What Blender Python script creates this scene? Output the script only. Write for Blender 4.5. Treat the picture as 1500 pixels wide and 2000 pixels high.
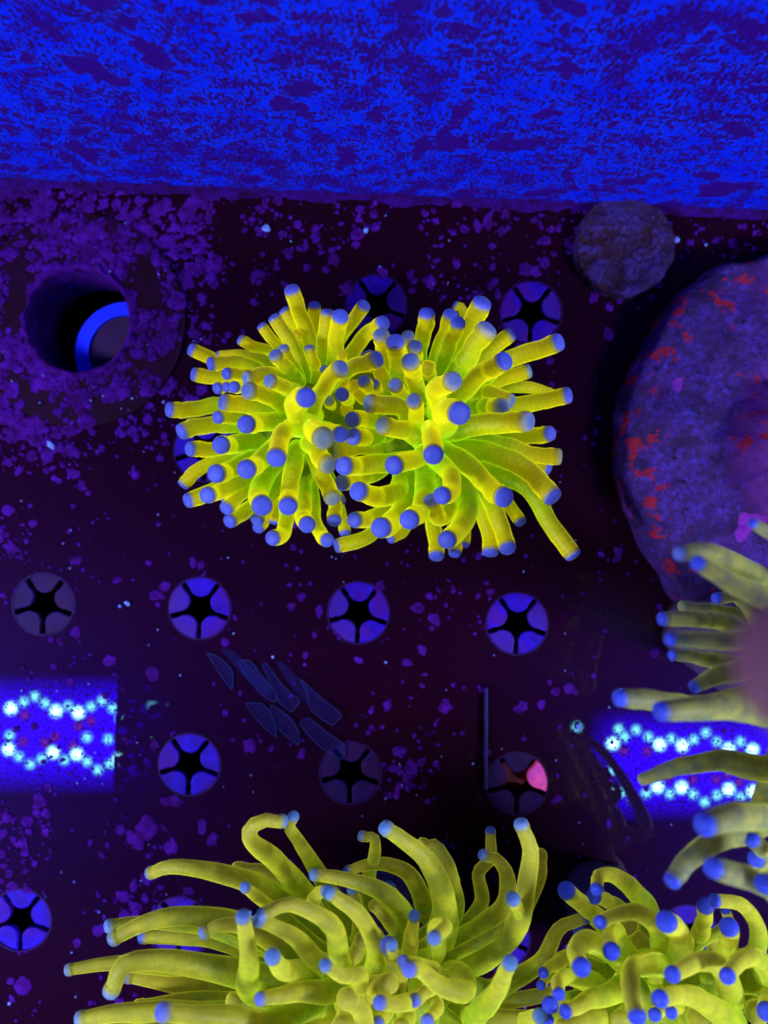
import bpy, bmesh, math, random
from mathutils import Vector, Matrix, noise
for o in list(bpy.data.objects): bpy.data.objects.remove(o)
scn = bpy.context.scene
COL = scn.collection
rad = math.radians

# ------------------------------------------------------------------ camera
F = 1750.0            # focal length in photo pixels (photo 1500 x 2000)
H = 0.35              # camera height above the frag rack, metres
cam = bpy.data.cameras.new('camera'); co = bpy.data.objects.new('camera', cam); COL.objects.link(co)
co.location = (0, 0, H)
cam.sensor_fit = 'VERTICAL'; cam.sensor_height = 36.0; cam.lens = 36.0 * F / 2000.0
cam.clip_start = 0.005; cam.clip_end = 50
cam.dof.use_dof = True; cam.dof.focus_distance = 0.278; cam.dof.aperture_fstop = 10.5
scn.camera = co
# ------------------------------------------------------------------ world
w = bpy.data.worlds.new('World'); scn.world = w; w.use_nodes = True
bg = w.node_tree.nodes['Background']; bg.inputs[0].default_value = (0.16, 0.13, 0.5, 1); bg.inputs[1].default_value = 0.06
# ------------------------------------------------------------------ exposure
scn.view_settings.view_transform = 'Standard'; scn.view_settings.look = 'None'
scn.view_settings.exposure = 0.3; scn.view_settings.gamma = 1.0
ZF = 0.50             # height of the LED fixtures above the rack
LED_BRIGHT = (36, 92, 128)
LED_FILL = (470, 510, 590)  # added diodes outside the mirrored view, there to brighten the scene
LED_CYAN = (8, 32, 50)
LED_PINK = (4, 0.3, 12)
PLATE = (0.6, 0.0, 28.0)

def P(px, py, z=0.0):
    """photo pixel at height z (m) -> world point"""
    k = (H - z) / F
    return Vector(((px - 750) * k, (1000 - py) * k, z))

# ------------------------------------------------------------------ material helpers
class NT:
    def __init__(s, name):
        s.m = bpy.data.materials.new(name); s.m.use_nodes = True
        s.t = s.m.node_tree; s.n = s.t.nodes; s.l = s.t.links
        s.b = s.n['Principled BSDF']; s.out = s.n['Material Output']
    def new(s, kind, **kw):
        nd = s.n.new(kind)
        for k, v in kw.items():
            if k in ('operation', 'blend_type', 'data_type', 'noise_dimensions', 'feature', 'attribute_name', 'uv_map', 'distance', 'wave_type', 'bands_direction'):
                setattr(nd, k, v)
        return nd
    def link(s, a, b): s.l.new(a, b)
    def coord(s, which='Object'):
        return s.new('ShaderNodeTexCoord').outputs[which]
    def noise(s, vec, scale, detail=3, rough=0.5, dist=0.0):
        nd = s.new('ShaderNodeTexNoise'); s.link(vec, nd.inputs['Vector'])
        nd.inputs['Scale'].default_value = scale; nd.inputs['Detail'].default_value = detail
        nd.inputs['Roughness'].default_value = rough; nd.inputs['Distortion'].default_value = dist
        return nd.outputs['Fac']
    def ramp(s, fac, stops):
        nd = s.new('ShaderNodeValToRGB'); s.link(fac, nd.inputs[0])
        e = nd.color_ramp.elements
        while len(e) < len(stops): e.new(0.5)
        for el, (p, c) in zip(e, stops):
            el.position = p; el.color = (c[0], c[1], c[2], 1) if hasattr(c, '__len__') else (c, c, c, 1)
        return nd.outputs['Color']
    def mix(s, fac, a, b, mode='MIX'):
        nd = s.new('ShaderNodeMix', data_type='RGBA', blend_type=mode)
        for i, v in ((0, fac), (6, a), (7, b)):
            if hasattr(v, 'is_linked'): s.link(v, nd.inputs[i])
            elif i == 0: nd.inputs[0].default_value = v
            else: nd.inputs[i].default_value = (v[0], v[1], v[2], 1)
        return nd.outputs[2]
    def math(s, op, a, b=0.0, c=None, clamp=False):
        nd = s.new('ShaderNodeMath', operation=op); nd.use_clamp = clamp
        for i, v in ((0, a), (1, b), (2, c)):
            if v is None: continue
            if hasattr(v, 'is_linked'): s.link(v, nd.inputs[i])
            else: nd.inputs[i].default_value = v
        return nd.outputs[0]
    def sep(s, vec):
        nd = s.new('ShaderNodeSeparateXYZ'); s.link(vec, nd.inputs[0]); return nd.outputs
    def bump(s, h, strength=0.5, dist=0.001):
        nd = s.new('ShaderNodeBump'); nd.inputs['Strength'].default_value = strength; nd.inputs['Distance'].default_value = dist
        s.link(h, nd.inputs['Height']); s.link(nd.outputs[0], s.b.inputs['Normal'])
    def set(s, **kw):
        names = {'base': 'Base Color', 'rough': 'Roughness', 'spec': 'Specular IOR Level', 'sss': 'Subsurface Weight', 'sheen': 'Sheen Weight',
                 'coat': 'Coat Weight', 'coatr': 'Coat Roughness', 'em': 'Emission Color', 'ems': 'Emission Strength', 'alpha': 'Alpha', 'sheenr': 'Sheen Roughness', 'sheent': 'Sheen Tint', 'sscale': 'Subsurface Scale', 'sssr': 'Subsurface Radius', 'trans': 'Transmission Weight'}
        for k, v in kw.items():
            i = s.b.inputs[names[k]]
            if hasattr(v, 'is_linked'): s.link(v, i)
            elif hasattr(v, '__len__') and len(v) == 3 and i.type == 'RGBA': i.default_value = (*v, 1)
            else: i.default_value = v
        return s.m

def emit(name, c, radius=None, half=None):
    a = NT(name); a.n.remove(a.b); e = a.new('ShaderNodeEmission')
    m = max(c); e.inputs[0].default_value = (c[0] / m, c[1] / m, c[2] / m, 1); e.inputs[1].default_value = m
    if radius:      # a lensed diode: brightest on its axis
        x, y, z = a.sep(a.coord())
        r2 = a.math('DIVIDE', a.math('ADD', a.math('MULTIPLY', x, x), a.math('MULTIPLY', y, y)), radius * radius)
        k = a.math('POWER', a.math('SUBTRACT', 1.0, r2, clamp=True), 1.6)
        a.link(a.math('MULTIPLY_ADD', k, m, m * 0.01), e.inputs[1])
    if half:        # a diffuser plate: fades towards its frame
        x, y, z = a.sep(a.coord('Generated'))
        f = None
        for v in (x, y):
            d = a.math('SUBTRACT', 1.0, a.math('ABSOLUTE', a.math('MULTIPLY_ADD', v, 2.0, -1.0)), clamp=True)
            q = a.ramp(d, [(0.0, 0.0), (half if v is y else half * 0.25, 1.0)])
            f = q if f is None else a.math('MULTIPLY', f, q)
        a.link(a.math('MULTIPLY', f, m), e.inputs[1])
    a.link(e.outputs[0], a.out.inputs[0]); return a.m

def mat_wall():
    a = NT('wall_paint_with_algae'); c = a.coord()
    mp = a.new('ShaderNodeMapping'); a.link(c, mp.inputs[0]); mp.inputs['Scale'].default_value = (1.0, 1.0, 0.46); v = mp.outputs[0]
    mp2 = a.new('ShaderNodeMapping'); a.link(c, mp2.inputs[0]); mp2.inputs['Scale'].default_value = (0.9, 1.0, 0.85); v2 = mp2.outputs[0]
    fine = a.noise(v, 900, 3, 0.6, 0.0)
    mid = a.noise(v2, 130, 3, 0.6, 0.0)
    big = a.noise(v2, 58, 4, 0.6, 0.2)
    big2 = a.noise(v2, 16, 3, 0.5, 0.0)
    s1 = a.math('MULTIPLY_ADD', mid, 0.75, fine); s1 = a.math('MULTIPLY_ADD', big, 0.45, s1); s1 = a.math('MULTIPLY_ADD', big2, 0.5, s1); s1 = a.math('SUBTRACT', s1, 0.385)
    algae = a.ramp(s1, [(0.0, 1), (0.90, 1), (0.97, 0), (1.0, 0)])
    s2 = a.math('MULTIPLY_ADD', mid, 0.5, big); s2 = a.math('MULTIPLY_ADD', fine, 0.13, s2); s2 = a.math('MULTIPLY_ADD', big2, 0.5, s2); s2 = a.math('SUBTRACT', s2, 0.25)
    patch = a.ramp(s2, [(0.0, 0), (0.89, 0), (0.91, 1), (1.0, 1)])
    blue = a.mix(a.ramp(big, [(0.3, 0.0), (0.7, 1.0)]), (0.0, 0.003, 0.70), (0.0, 0.048, 0.90))
    pur = a.mix(a.ramp(fine, [(0.3, 0.0), (0.7, 1.0)]), (0.020, 0.0, 0.12), (0.040, 0.0, 0.25))
    col = a.mix(algae, blue, pur)
    pur2 = a.mix(a.ramp(fine, [(0.3, 0.0), (0.7, 1.0)]), (0.025, 0.0, 0.15), (0.035, 0.0, 0.24))
    col = a.mix(patch, col, pur2)
    a.bump(a.math('ADD', algae, patch), 0.6, 0.0006)
    return a.set(base=col, rough=0.7, spec=0.15)

def mat_rack():
    a = NT('black_acrylic'); c = a.coord(); x, y, z = a.sep(c)
    # polished sheet areas (bare acrylic) left and right of a dull, film covered middle
    l = a.math('LESS_THAN', x, -0.1012); r = a.ramp(a.math('MULTIPLY_ADD', a.noise(c, 120, 3), 0.010, x), [(0.0, 0), (0.068, 0), (0.084, 1), (1, 1)])
    f = a.math('LESS_THAN', y, -0.020)
    pol = a.math('MULTIPLY', a.math('ADD', l, r, clamp=True), f)
    n1 = a.noise(c, 900, 3, 0.6); n2 = a.noise(c, 60, 3, 0.6); n3 = a.noise(c, 260, 3, 0.6)
    dirt = a.ramp(n1, [(0.0, 1), (0.40, 1), (0.46, 0), (1, 0)])
    film = a.ramp(a.math('MULTIPLY_ADD', n2, 0.35, n3), [(0.0, 1), (0.735, 1), (0.76, 0), (1, 0)])
    dull = a.math('MAXIMUM', dirt, film)
    cover = a.mix(pol, dull, dirt)
    base = a.mix(n2, (0.0120, 0.0010, 0.0022), (0.0115, 0.0011, 0.0055))
    coat = a.math('SUBTRACT', 1.0, cover, clamp=True)
    spec = 0.10
    a.set(base=base, rough=0.42, spec=spec, coat=a.math('MULTIPLY', coat, a.math('MULTIPLY_ADD', pol, 0.78, 0.22)), coatr=0.015)
    a.b.inputs['Coat IOR'].default_value = 1.5; a.b.inputs['Specular Tint'].default_value = (0.06, 0.01, 1.0, 1)
    a.bump(n1, 0.02, 0.0003)
    # keep the coat mirror flat
    return a.m

def mat_flesh(name, green, mid, tip, glow=0.09, dark=0.75):
    a = NT(name); uv = a.coord('UV'); x, y, z = a.sep(uv); c = a.coord('Object')
    rnd = a.new('ShaderNodeObjectInfo').outputs['Random']
    n = a.noise(c, 260, 3, 0.6); n2 = a.noise(c, 900, 2, 0.6); n3 = a.noise(c, 70, 2)
    t = a.math('MULTIPLY_ADD', n3, 0.5, x); t = a.math('SUBTRACT', t, 0.25)
    t = a.math('MULTIPLY_ADD', rnd, 0.16, t); t = a.math('SUBTRACT', t, 0.08, clamp=True)
    col = a.ramp(t, [(0.0, green), (0.42, green), (0.7, mid), (1.0, tip)])
    col = a.mix(a.ramp(n, [(0.35, 0.0), (0.7, 1.0)]), col, a.mix(0.28, col, (0.95, 0.80, 0.0)))
    col = a.mix(a.math('MULTIPLY', a.ramp(n2, [(0.55, 0.0), (0.72, 1.0)]), 0.35), col, a.mix(0.5, col, (0.22, 0.2, 0.0)))
    # fluorescent edge glow painted into colour and emission by viewing angle
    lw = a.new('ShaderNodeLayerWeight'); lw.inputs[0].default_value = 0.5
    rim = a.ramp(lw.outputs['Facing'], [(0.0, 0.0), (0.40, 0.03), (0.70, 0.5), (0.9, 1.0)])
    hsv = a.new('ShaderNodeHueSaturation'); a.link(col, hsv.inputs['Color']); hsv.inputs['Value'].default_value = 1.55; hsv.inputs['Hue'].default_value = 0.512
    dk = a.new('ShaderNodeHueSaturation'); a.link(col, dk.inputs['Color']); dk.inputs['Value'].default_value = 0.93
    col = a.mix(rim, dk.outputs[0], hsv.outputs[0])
    # transverse muscle bands
    nn = a.math('MULTIPLY_ADD', n, 5.0, a.math('MULTIPLY', y, 9.0))
    ring = a.math('SINE', nn)
    col = a.mix(a.math('MULTIPLY_ADD', ring, 0.07, 0.07), col, a.mix(0.5, col, (0.10, 0.12, 0.0)))
    ringm = a.math('MULTIPLY', ring, a.math('SUBTRACT', 1.0, t))
    h = a.math('MULTIPLY_ADD', ringm, 0.22, a.math('MULTIPLY', n, 0.9))
    a.bump(h, 0.45, 0.0005)
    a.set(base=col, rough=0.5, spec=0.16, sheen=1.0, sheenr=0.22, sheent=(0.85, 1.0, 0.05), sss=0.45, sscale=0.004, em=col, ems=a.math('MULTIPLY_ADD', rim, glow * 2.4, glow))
    a.b.inputs['Subsurface Radius'].default_value = (1.0, 0.9, 0.25); a.m.cycles.emission_sampling = 'NONE'
    return a.m

def mat_tip(name, body):
    a = NT(name); uv = a.coord('UV'); x, y, z = a.sep(uv); c = a.coord('Object')
    oi = a.new('ShaderNodeObjectInfo'); n = a.noise(c, 900, 2)
    xx = a.math('MULTIPLY_ADD', n, 0.16, x); xx = a.math('SUBTRACT', xx, 0.08)
    al = oi.outputs['Alpha']      # 1 = crisp cap, 0 = soft faded tip
    hard = a.ramp(xx, [(0.0, 0), (0.06, 0), (0.30, 1), (1, 1)])
    soft = a.ramp(xx, [(0.0, 0), (0.06, 0.0), (0.75, 1), (1, 1)])
    fac = a.mix(al, soft, hard)
    n4 = a.noise(c, 400, 2)
    tc = a.mix(a.math('MULTIPLY', n4, 0.35), oi.outputs['Color'], a.mix(0.5, oi.outputs['Color'], (0.03, 0.05, 0.75)))
    col = a.mix(fac, body, tc)
    a.m.cycles.emission_sampling = 'NONE'
    return a.set(base=col, rough=0.45, spec=0.18, sheen=0.3, sheenr=0.3, sheent=(0.6, 0.8, 0.7), sss=0.15, sscale=0.002, em=col, ems=0.10)

def mat_simple(name, lo, hi, scale=400, rough=0.6, spec=0.2, bump=0.3, dist=0.0004, **kw):
    a = NT(name); c = a.coord(); n = a.noise(c, scale, 4, 0.6)
    col = a.mix(a.ramp(n, [(0.3, 0), (0.7, 1)]), lo, hi); a.bump(n, bump, dist)
    return a.set(base=col, rough=rough, spec=spec, **kw)

def mat_plate():
    a = NT('encrusted_stone'); c = a.coord()
    f = a.noise(c, 420, 5, 0.7, 0.3); m = a.noise(c, 75, 4, 0.6, 0.5); b = a.noise(c, 22, 3, 0.6)
    col = a.ramp(f, [(0.28, (0.024, 0.004, 0.040)), (0.46, (0.044, 0.013, 0.11)), (0.58, (0.056, 0.018, 0.20)), (0.74, (0.06, 0.05, 0.5))])
    col = a.mix(a.ramp(m, [(0.44, 0), (0.60, 1)]), col, a.mix(0.8, col, (0.022, 0.007, 0.036)))
    col = a.mix(a.ramp(a.noise(c, 240, 4, 0.7), [(0.62, 0), (0.68, 1)]), col, (0.006, 0.002, 0.010))
    col = a.mix(a.ramp(a.noise(c, 310, 3, 0.7, 0.5), [(0.66, 0), (0.74, 1)]), col, (0.05, 0.07, 0.55))
    col = a.mix(a.ramp(b, [(0.5, 0), (0.68, 1)]), col, a.mix(0.5, col, (0.06, 0.006, 0.13)))
    # crimson encrusting algae hugging the outer rim
    uv = a.coord('UV'); x, y, z = a.sep(uv)
    ctr = a.ramp(x, [(0.0, 1.0), (0.42, 0.8), (0.50, 0.0), (1.0, 0.0)])
    col = a.mix(a.math('MULTIPLY', ctr, 0.85), col, a.mix(f, (0.08, 0.008, 0.09), (0.17, 0.03, 0.28)))
    rim = a.ramp(x, [(0.0, 0.12), (0.45, 0.10), (0.55, 0.0), (0.86, 0.13), (1.0, 0.15)])
    rr = a.math('ADD', a.noise(c, 130, 4, 0.65, 0.3), rim)
    red = a.ramp(rr, [(0.0, 0), (0.70, 0), (0.735, 0.85), (1, 1)])
    col = a.mix(red, col, a.mix(f, (0.16, 0.003, 0.01), (0.36, 0.01, 0.02)))
    pk = a.math('ADD', a.noise(c, 60, 2, 0.5, 0.3), 0.0)
    pink = a.ramp(pk, [(0.0, 0), (0.655, 0), (0.675, 1), (1, 1)])
    col = a.mix(a.math('MULTIPLY', pink, 0.8), col, a.mix(f, (0.10, 0.005, 0.20), (0.34, 0.03, 0.42)))
    h = a.math('MULTIPLY_ADD', m, 1.2, f); a.bump(h, 0.8, 0.0015)
    return a.set(base=col, rough=0.75, spec=0.15)

def mat_stone():
    a = NT('brown_stone'); c = a.coord()
    f = a.noise(c, 700, 4, 0.7); m = a.noise(c, 150, 4, 0.65, 0.8); b = a.noise(c, 60, 3, 0.6)
    col = a.mix(a.ramp(b, [(0.35, 0), (0.65, 1)]), (0.030, 0.008, 0.014), (0.030, 0.012, 0.055))
    col = a.mix(a.ramp(m, [(0.47, 0), (0.62, 1)]), col, (0.042, 0.020, 0.14))
    col = a.mix(a.ramp(f, [(0.60, 0), (0.72, 1)]), col, (0.05, 0.07, 0.45))
    a.bump(a.math('MULTIPLY_ADD', m, 2.0, f), 0.8, 0.0012)
    return a.set(base=col, rough=0.85, spec=0.1)

def mat_tab(name, lo, hi, stain):
    a = NT(name); c = a.coord(); oi = a.new('ShaderNodeObjectInfo')
    ad = a.new('ShaderNodeVectorMath'); a.link(c, ad.inputs[0]); a.link(oi.outputs['Location'], ad.inputs[1]); ad2 = a.new('ShaderNodeVectorMath'); a.link(ad.outputs[0], ad2.inputs[0])
    ad2.operation = 'ADD'; cmb = a.new('ShaderNodeCombineXYZ'); a.link(oi.outputs['Random'], cmb.inputs[0]); a.link(cmb.outputs[0], ad2.inputs[1]); v = ad2.outputs[0]
    n = a.noise(v, 160, 3, 0.6); n2 = a.noise(v, 700, 3, 0.6)
    col = a.mix(a.ramp(n, [(0.35, 0), (0.65, 1)]), lo, hi)
    st = a.math('MULTIPLY_ADD', oi.outputs['Random'], 0.22, a.noise(v, 90, 3, 0.6))
    col = a.mix(a.math('MULTIPLY', a.ramp(st, [(0.58, 0), (0.74, 1)]), 0.9), col, stain)
    col = a.mix(a.math('MULTIPLY', a.ramp(n2, [(0.6, 0), (0.7, 1)]), 0.4), col, stain)
    a.bump(n2, 0.15, 0.0003)
    return a.set(base=col, rough=0.6, spec=0.12)

def mat_spot():
    a = NT('coralline_crust'); c = a.coord()
    f = a.noise(c, 1100, 4, 0.65); m = a.noise(c, 260, 3, 0.6); b = a.noise(c, 28, 3, 0.6)
    col = a.mix(a.ramp(m, [(0.35, 0), (0.66, 1)]), (0.036, 0.001, 0.075), (0.090, 0.007, 0.31))
    col = a.mix(a.ramp(b, [(0.4, 0), (0.65, 1)]), col, a.mix(0.6, col, (0.028, 0.002, 0.055)))
    col = a.mix(a.math('MULTIPLY', a.ramp(f, [(0.5, 0), (0.68, 1)]), 0.55), col, (0.015, 0.001, 0.02))
    a.bump(a.math('MULTIPLY_ADD', m, 1.5, f), 0.8, 0.0005)
    return a.set(base=col, rough=0.85, spec=0.05)

def mat_marks():
    a = NT('strip_marks'); c = a.coord(); n = a.noise(c, 1500, 2)
    tr = a.new('ShaderNodeBsdfTransparent'); mx = a.new('ShaderNodeMixShader')
    fac = a.ramp(n, [(0.3, 0.01), (0.7, 0.07)])
    a.link(fac, mx.inputs[0]); a.link(tr.outputs[0], mx.inputs[1]); a.link(a.b.outputs[0], mx.inputs[2]); a.link(mx.outputs[0], a.out.inputs[0])
    return a.set(base=(0.02, 0.05, 0.42), rough=0.3, spec=0.3)

M = {}
M['wall'] = mat_wall(); M['rack'] = mat_rack()
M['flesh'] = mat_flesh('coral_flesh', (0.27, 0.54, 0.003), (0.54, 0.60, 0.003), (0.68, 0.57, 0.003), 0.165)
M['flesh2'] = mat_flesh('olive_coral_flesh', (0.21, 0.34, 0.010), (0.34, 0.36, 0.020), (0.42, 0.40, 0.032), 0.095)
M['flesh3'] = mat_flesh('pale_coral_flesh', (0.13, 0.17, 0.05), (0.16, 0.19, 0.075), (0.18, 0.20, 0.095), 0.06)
M['tip'] = mat_tip('coral_tip', (0.58, 0.50, 0.006))
M['tip2'] = mat_tip('olive_coral_tip', (0.40, 0.38, 0.012))
M['tip3'] = mat_tip('pale_coral_tip', (0.17, 0.18, 0.05))
M['disc'] = mat_simple('oral_disc_flesh', (0.16, 0.34, 0.004), (0.42, 0.46, 0.004), 300, bump=0.6, dist=0.001, sss=0.2, sscale=0.003)
M['mouth'] = mat_simple('mouth_tissue', (0.10, 0.06, 0.02), (0.30, 0.22, 0.05), 900)
M['skeleton'] = mat_simple('coral_skeleton', (0.05, 0.03, 0.06), (0.14, 0.08, 0.22), 500, bump=0.8)
M['brownveil'] = mat_simple('brown_pink_veil', (0.20, 0.075, 0.095), (0.28, 0.10, 0.12), 60, rough=0.6, bump=0.2, sss=0.2, sscale=0.005)  # colour of the blurred veil near the lens, not of the coral
M['tab'] = mat_tab('blue_lit_plastic', (0.016, 0.0, 0.22), (0.024, 0.001, 0.46), (0.06, 0.001, 0.20))  # blue lamp light on whitish plastic put into the colour
M['tabpurple'] = mat_simple('algae_stained_plastic', (0.05, 0.001, 0.16), (0.024, 0.001, 0.28), 220, rough=0.6, bump=0.2)
M['tabdull'] = mat_tab('dark_plastic', (0.013, 0.001, 0.040), (0.018, 0.001, 0.075), (0.026, 0.001, 0.045))  # darker copy of the tab plastic for some grommets and all rims
M['tabpink'] = mat_simple('pink_lit_plastic', (0.16, 0.01, 0.40), (0.95, 0.10, 0.34), 95, rough=0.5, bump=0.1, em=(0.9, 0.08, 0.22), ems=0.2)  # red lamp reflection on this tab put into colour and emission
M['flange'] = mat_simple('dark_flange', (0.012, 0.001, 0.004), (0.018, 0.0012, 0.022), 200, rough=0.6, spec=0.06)
M['red'] = mat_simple('dark_red_algae', (0.05, 0.003, 0.004), (0.13, 0.006, 0.006), 150)
M['spot'] = mat_spot()
M['speck'] = mat_simple('white_speck', (0.05, 0.10, 0.5), (0.25, 0.35, 0.8), 900)
M['pvc'] = mat_simple('white_pipe', (0.01, 0.02, 0.75), (0.01, 0.03, 0.9), 50, rough=0.5)  # blue lamp light on the white pipe put into the colour
M['floor'] = mat_simple('tank_bottom', (0.02, 0.003, 0.03), (0.035, 0.005, 0.07), 40)
M['silicone'] = mat_simple('dark_silicone', (0.014, 0.0006, 0.008), (0.03, 0.002, 0.16), 300, rough=0.8, spec=0.05)
M['plate'] = mat_plate()
M['stone'] = mat_stone()
M['film'] = mat_marks(); M['edge'] = mat_simple('mark_edge', (0.003, 0.012, 0.08), (0.006, 0.035, 0.18), 900)
M['strip'] = mat_simple('acrylic_edge', (0.008, 0.003, 0.06), (0.010, 0.004, 0.11), 300, rough=0.5)
M['housing'] = mat_simple('black_housing', (0.01, 0.01, 0.012), (0.016, 0.016, 0.02), 80, rough=0.4)
M['led_fill'] = emit('led_fill_added', LED_FILL, 0.0085); M['led_bright'] = emit('led_white_blue', LED_BRIGHT, 0.0068); M['led_cyan'] = emit('led_cyan', LED_CYAN, 0.0053); M['led_pink'] = emit('led_red', LED_PINK, 0.0056)
M['plate_glow'] = emit('lens_plate_glow', PLATE, None, 0.62)

# ------------------------------------------------------------------ object helpers
def mesh_obj(name, verts, faces, mat, parent=None, uvs=None, smooth=True):
    me = bpy.data.meshes.new(name); me.from_pydata([tuple(v) for v in verts], [], faces); me.update()
    if uvs:
        l = me.uv_layers.new(name='UVMap')
        for lp in me.loops: l.data[lp.index].uv = uvs[lp.vertex_index]
    if smooth:
        me.polygons.foreach_set('use_smooth', [True] * len(me.polygons))
    o = bpy.data.objects.new(name, me); me.materials.append(mat); COL.objects.link(o)
    if parent: o.parent = parent
    return o
def bm_obj(name, bm, mat, parent=None, smooth=False):
    me = bpy.data.meshes.new(name); bm.to_mesh(me); bm.free()
    if smooth: me.polygons.foreach_set('use_smooth', [True] * len(me.polygons))
    o = bpy.data.objects.new(name, me); me.materials.append(mat); COL.objects.link(o)
    if parent: o.parent = parent
    return o
def tag(o, label, cat, group=None):
    o['label'] = label; o['category'] = cat
    if group: o['group'] = group
    return o
def empty(name, loc=(0, 0, 0), rz=0.0):
    o = bpy.data.objects.new(name, None); COL.objects.link(o); o.location = loc; o.rotation_euler = (0, 0, rz)
    o.empty_display_size = 0.01; return o
def structure(o): o['kind'] = 'structure'; return o
def extrude_poly(pts, z0, z1, bevel=0.0):
    bm = bmesh.new(); vs = [bm.verts.new((p[0], p[1], z1)) for p in pts]; f = bm.faces.new(vs)
    if f.normal.z < 0: f.normal_flip()
    bm.normal_update()
    if f.normal.z < 0: f.normal_flip()
    r = bmesh.ops.extrude_face_region(bm, geom=[f])
    for v in r['geom']:
        if isinstance(v, bmesh.types.BMVert): v.co.z = z0
    bmesh.ops.recalc_face_normals(bm, faces=bm.faces)
    if bevel:
        es = [e for e in bm.edges if all(abs(v.co.z - z1) < 1e-7 for v in e.verts)]
        bmesh.ops.bevel(bm, geom=es, offset=bevel, segments=2, affect='EDGES', profile=0.6)
    return bm

ROLL = rad(-2.4)
scn.cycles.max_bounces = 6; scn.cycles.diffuse_bounces = 3; scn.cycles.glossy_bounces = 3
PX = H / F      # metres per pixel on the rack

# ------------------------------------------------------------------ setting: back wall, rack, floor
wall_y = P(750, 383).y
bm = bmesh.new(); bmesh.ops.create_cube(bm, size=1.0)
bmesh.ops.scale(bm, vec=(0.9, 0.01, 0.66), verts=bm.verts); bmesh.ops.translate(bm, vec=(0, 0.005, 0.17), verts=bm.verts)
wall = structure(bm_obj('tank_wall', bm, M['wall'])); wall.location = (0, wall_y, 0); wall.rotation_euler.z = ROLL
bm = bmesh.new(); bmesh.ops.create_cube(bm, size=1.0); bmesh.ops.scale(bm, vec=(0.9, 0.6, 0.01), verts=bm.verts)
fl = structure(bm_obj('tank_floor', bm, M['floor'])); fl.location = (0, wall_y - 0.29, -0.075); fl.rotation_euler.z = ROLL

INSERTS = [(735, 597, 5), (1037, 610, 5), (400, 880, 0), (85, 1180, 1), (390, 1188, 2), (700, 1197, 2), (1010, 1218, 5), (370, 1493, 0), (685, 1510, 3), (1010, 1530, 4),
           (40, 1797, 0), (350, 1812, 2), (662, 1815, 0), (975, 1835, 0), (1342, 1828, 0)]
HOLE = (155, 627, 103)
rack = empty('frag_rack', (0, 0, 0))
tag(rack, 'black acrylic frag rack sheet with rows of round plug holes', 'frag rack')
bm = bmesh.new()
c, s = math.cos(ROLL), math.sin(ROLL)
def inv(v): return (c * v[0] + s * v[1], -s * v[0] + c * v[1])     # world -> rack frame (rotated by ROLL)
wl = inv((0, wall_y))[1] - 0.0008
loops = [[(-0.36, wl), (-0.36, -0.36), (0.36, -0.36), (0.36, wl)]]
RIN = 61.0
for (x, y, k) in INSERTS:
    q = inv(P(x, y)); loops.append([(q[0] + RIN * PX * math.cos(i * math.tau / 40), q[1] + RIN * PX * math.sin(i * math.tau / 40)) for i in range(40)])
q = inv(P(HOLE[0], HOLE[1]))
loops.append([(q[0] + HOLE[2] * PX * math.cos(i * math.tau / 64), q[1] + HOLE[2] * PX * math.sin(i * math.tau / 64)) for i in range(64)])
ed = []
for lp in loops:
    vs = [bm.verts.new((x, y, 0)) for x, y in lp]
    for i in range(len(vs)): ed.append(bm.edges.new((vs[i], vs[(i + 1) % len(vs)])))
bmesh.ops.triangle_fill(bm, use_beauty=True, use_dissolve=False, edges=ed)
for f in bm.faces:
    if f.normal.z < 0: f.normal_flip()
r = bmesh.ops.extrude_face_region(bm, geom=list(bm.faces))
for v in r['geom']:
    if isinstance(v, bmesh.types.BMVert): v.co.z = -0.006
bmesh.ops.recalc_face_normals(bm, faces=bm.faces)
sheet = bm_obj('sheet', bm, M['rack'], rack); sheet.rotation_euler.z = ROLL

# grommets: thin rim + five flexible tabs each
def tab_outline():
    pts = []
    R, a0 = 59.5, rad(32.0)
    for i in range(9):
        a = -a0 + 2 * a0 * i / 8; pts.append((R * math.cos(a), R * math.sin(a)))
    cr, cx = 22.5, 44.5
    for i in range(11):
        a = rad(105) + rad(150) * i / 10; pts.append((cx + cr * math.cos(a), cr * math.sin(a)))
    return [(x * PX, y * PX) for x, y in pts]
tab_me = {}
def tab_mesh(mk):
    if mk not in tab_me:
        b = extrude_poly(tab_outline(), -0.0022, 0.0002, 0.0005)
        me = bpy.data.meshes.new('tab'); b.to_mesh(me); b.free(); me.materials.append(M[mk]); tab_me[mk] = me
    return tab_me[mk]
def ring_bm(r0, r1, z0, z1, n=48):
    b = bmesh.new(); L = []
    for i in range(n):
        a = i * math.tau / n; L.append([b.verts.new((r * math.cos(a), r * math.sin(a), z)) for r, z in ((r0, z0), (r0, z1), (r1, z1), (r1, z0))])
    for i in range(n):
        A, B = L[i], L[(i + 1) % n]
        for k in range(4): b.faces.new((A[k], B[k], B[(k + 1) % 4], A[(k + 1) % 4]))
    bmesh.ops.recalc_face_normals(b, faces=b.faces); return b
rnd = random.Random(4)
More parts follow.
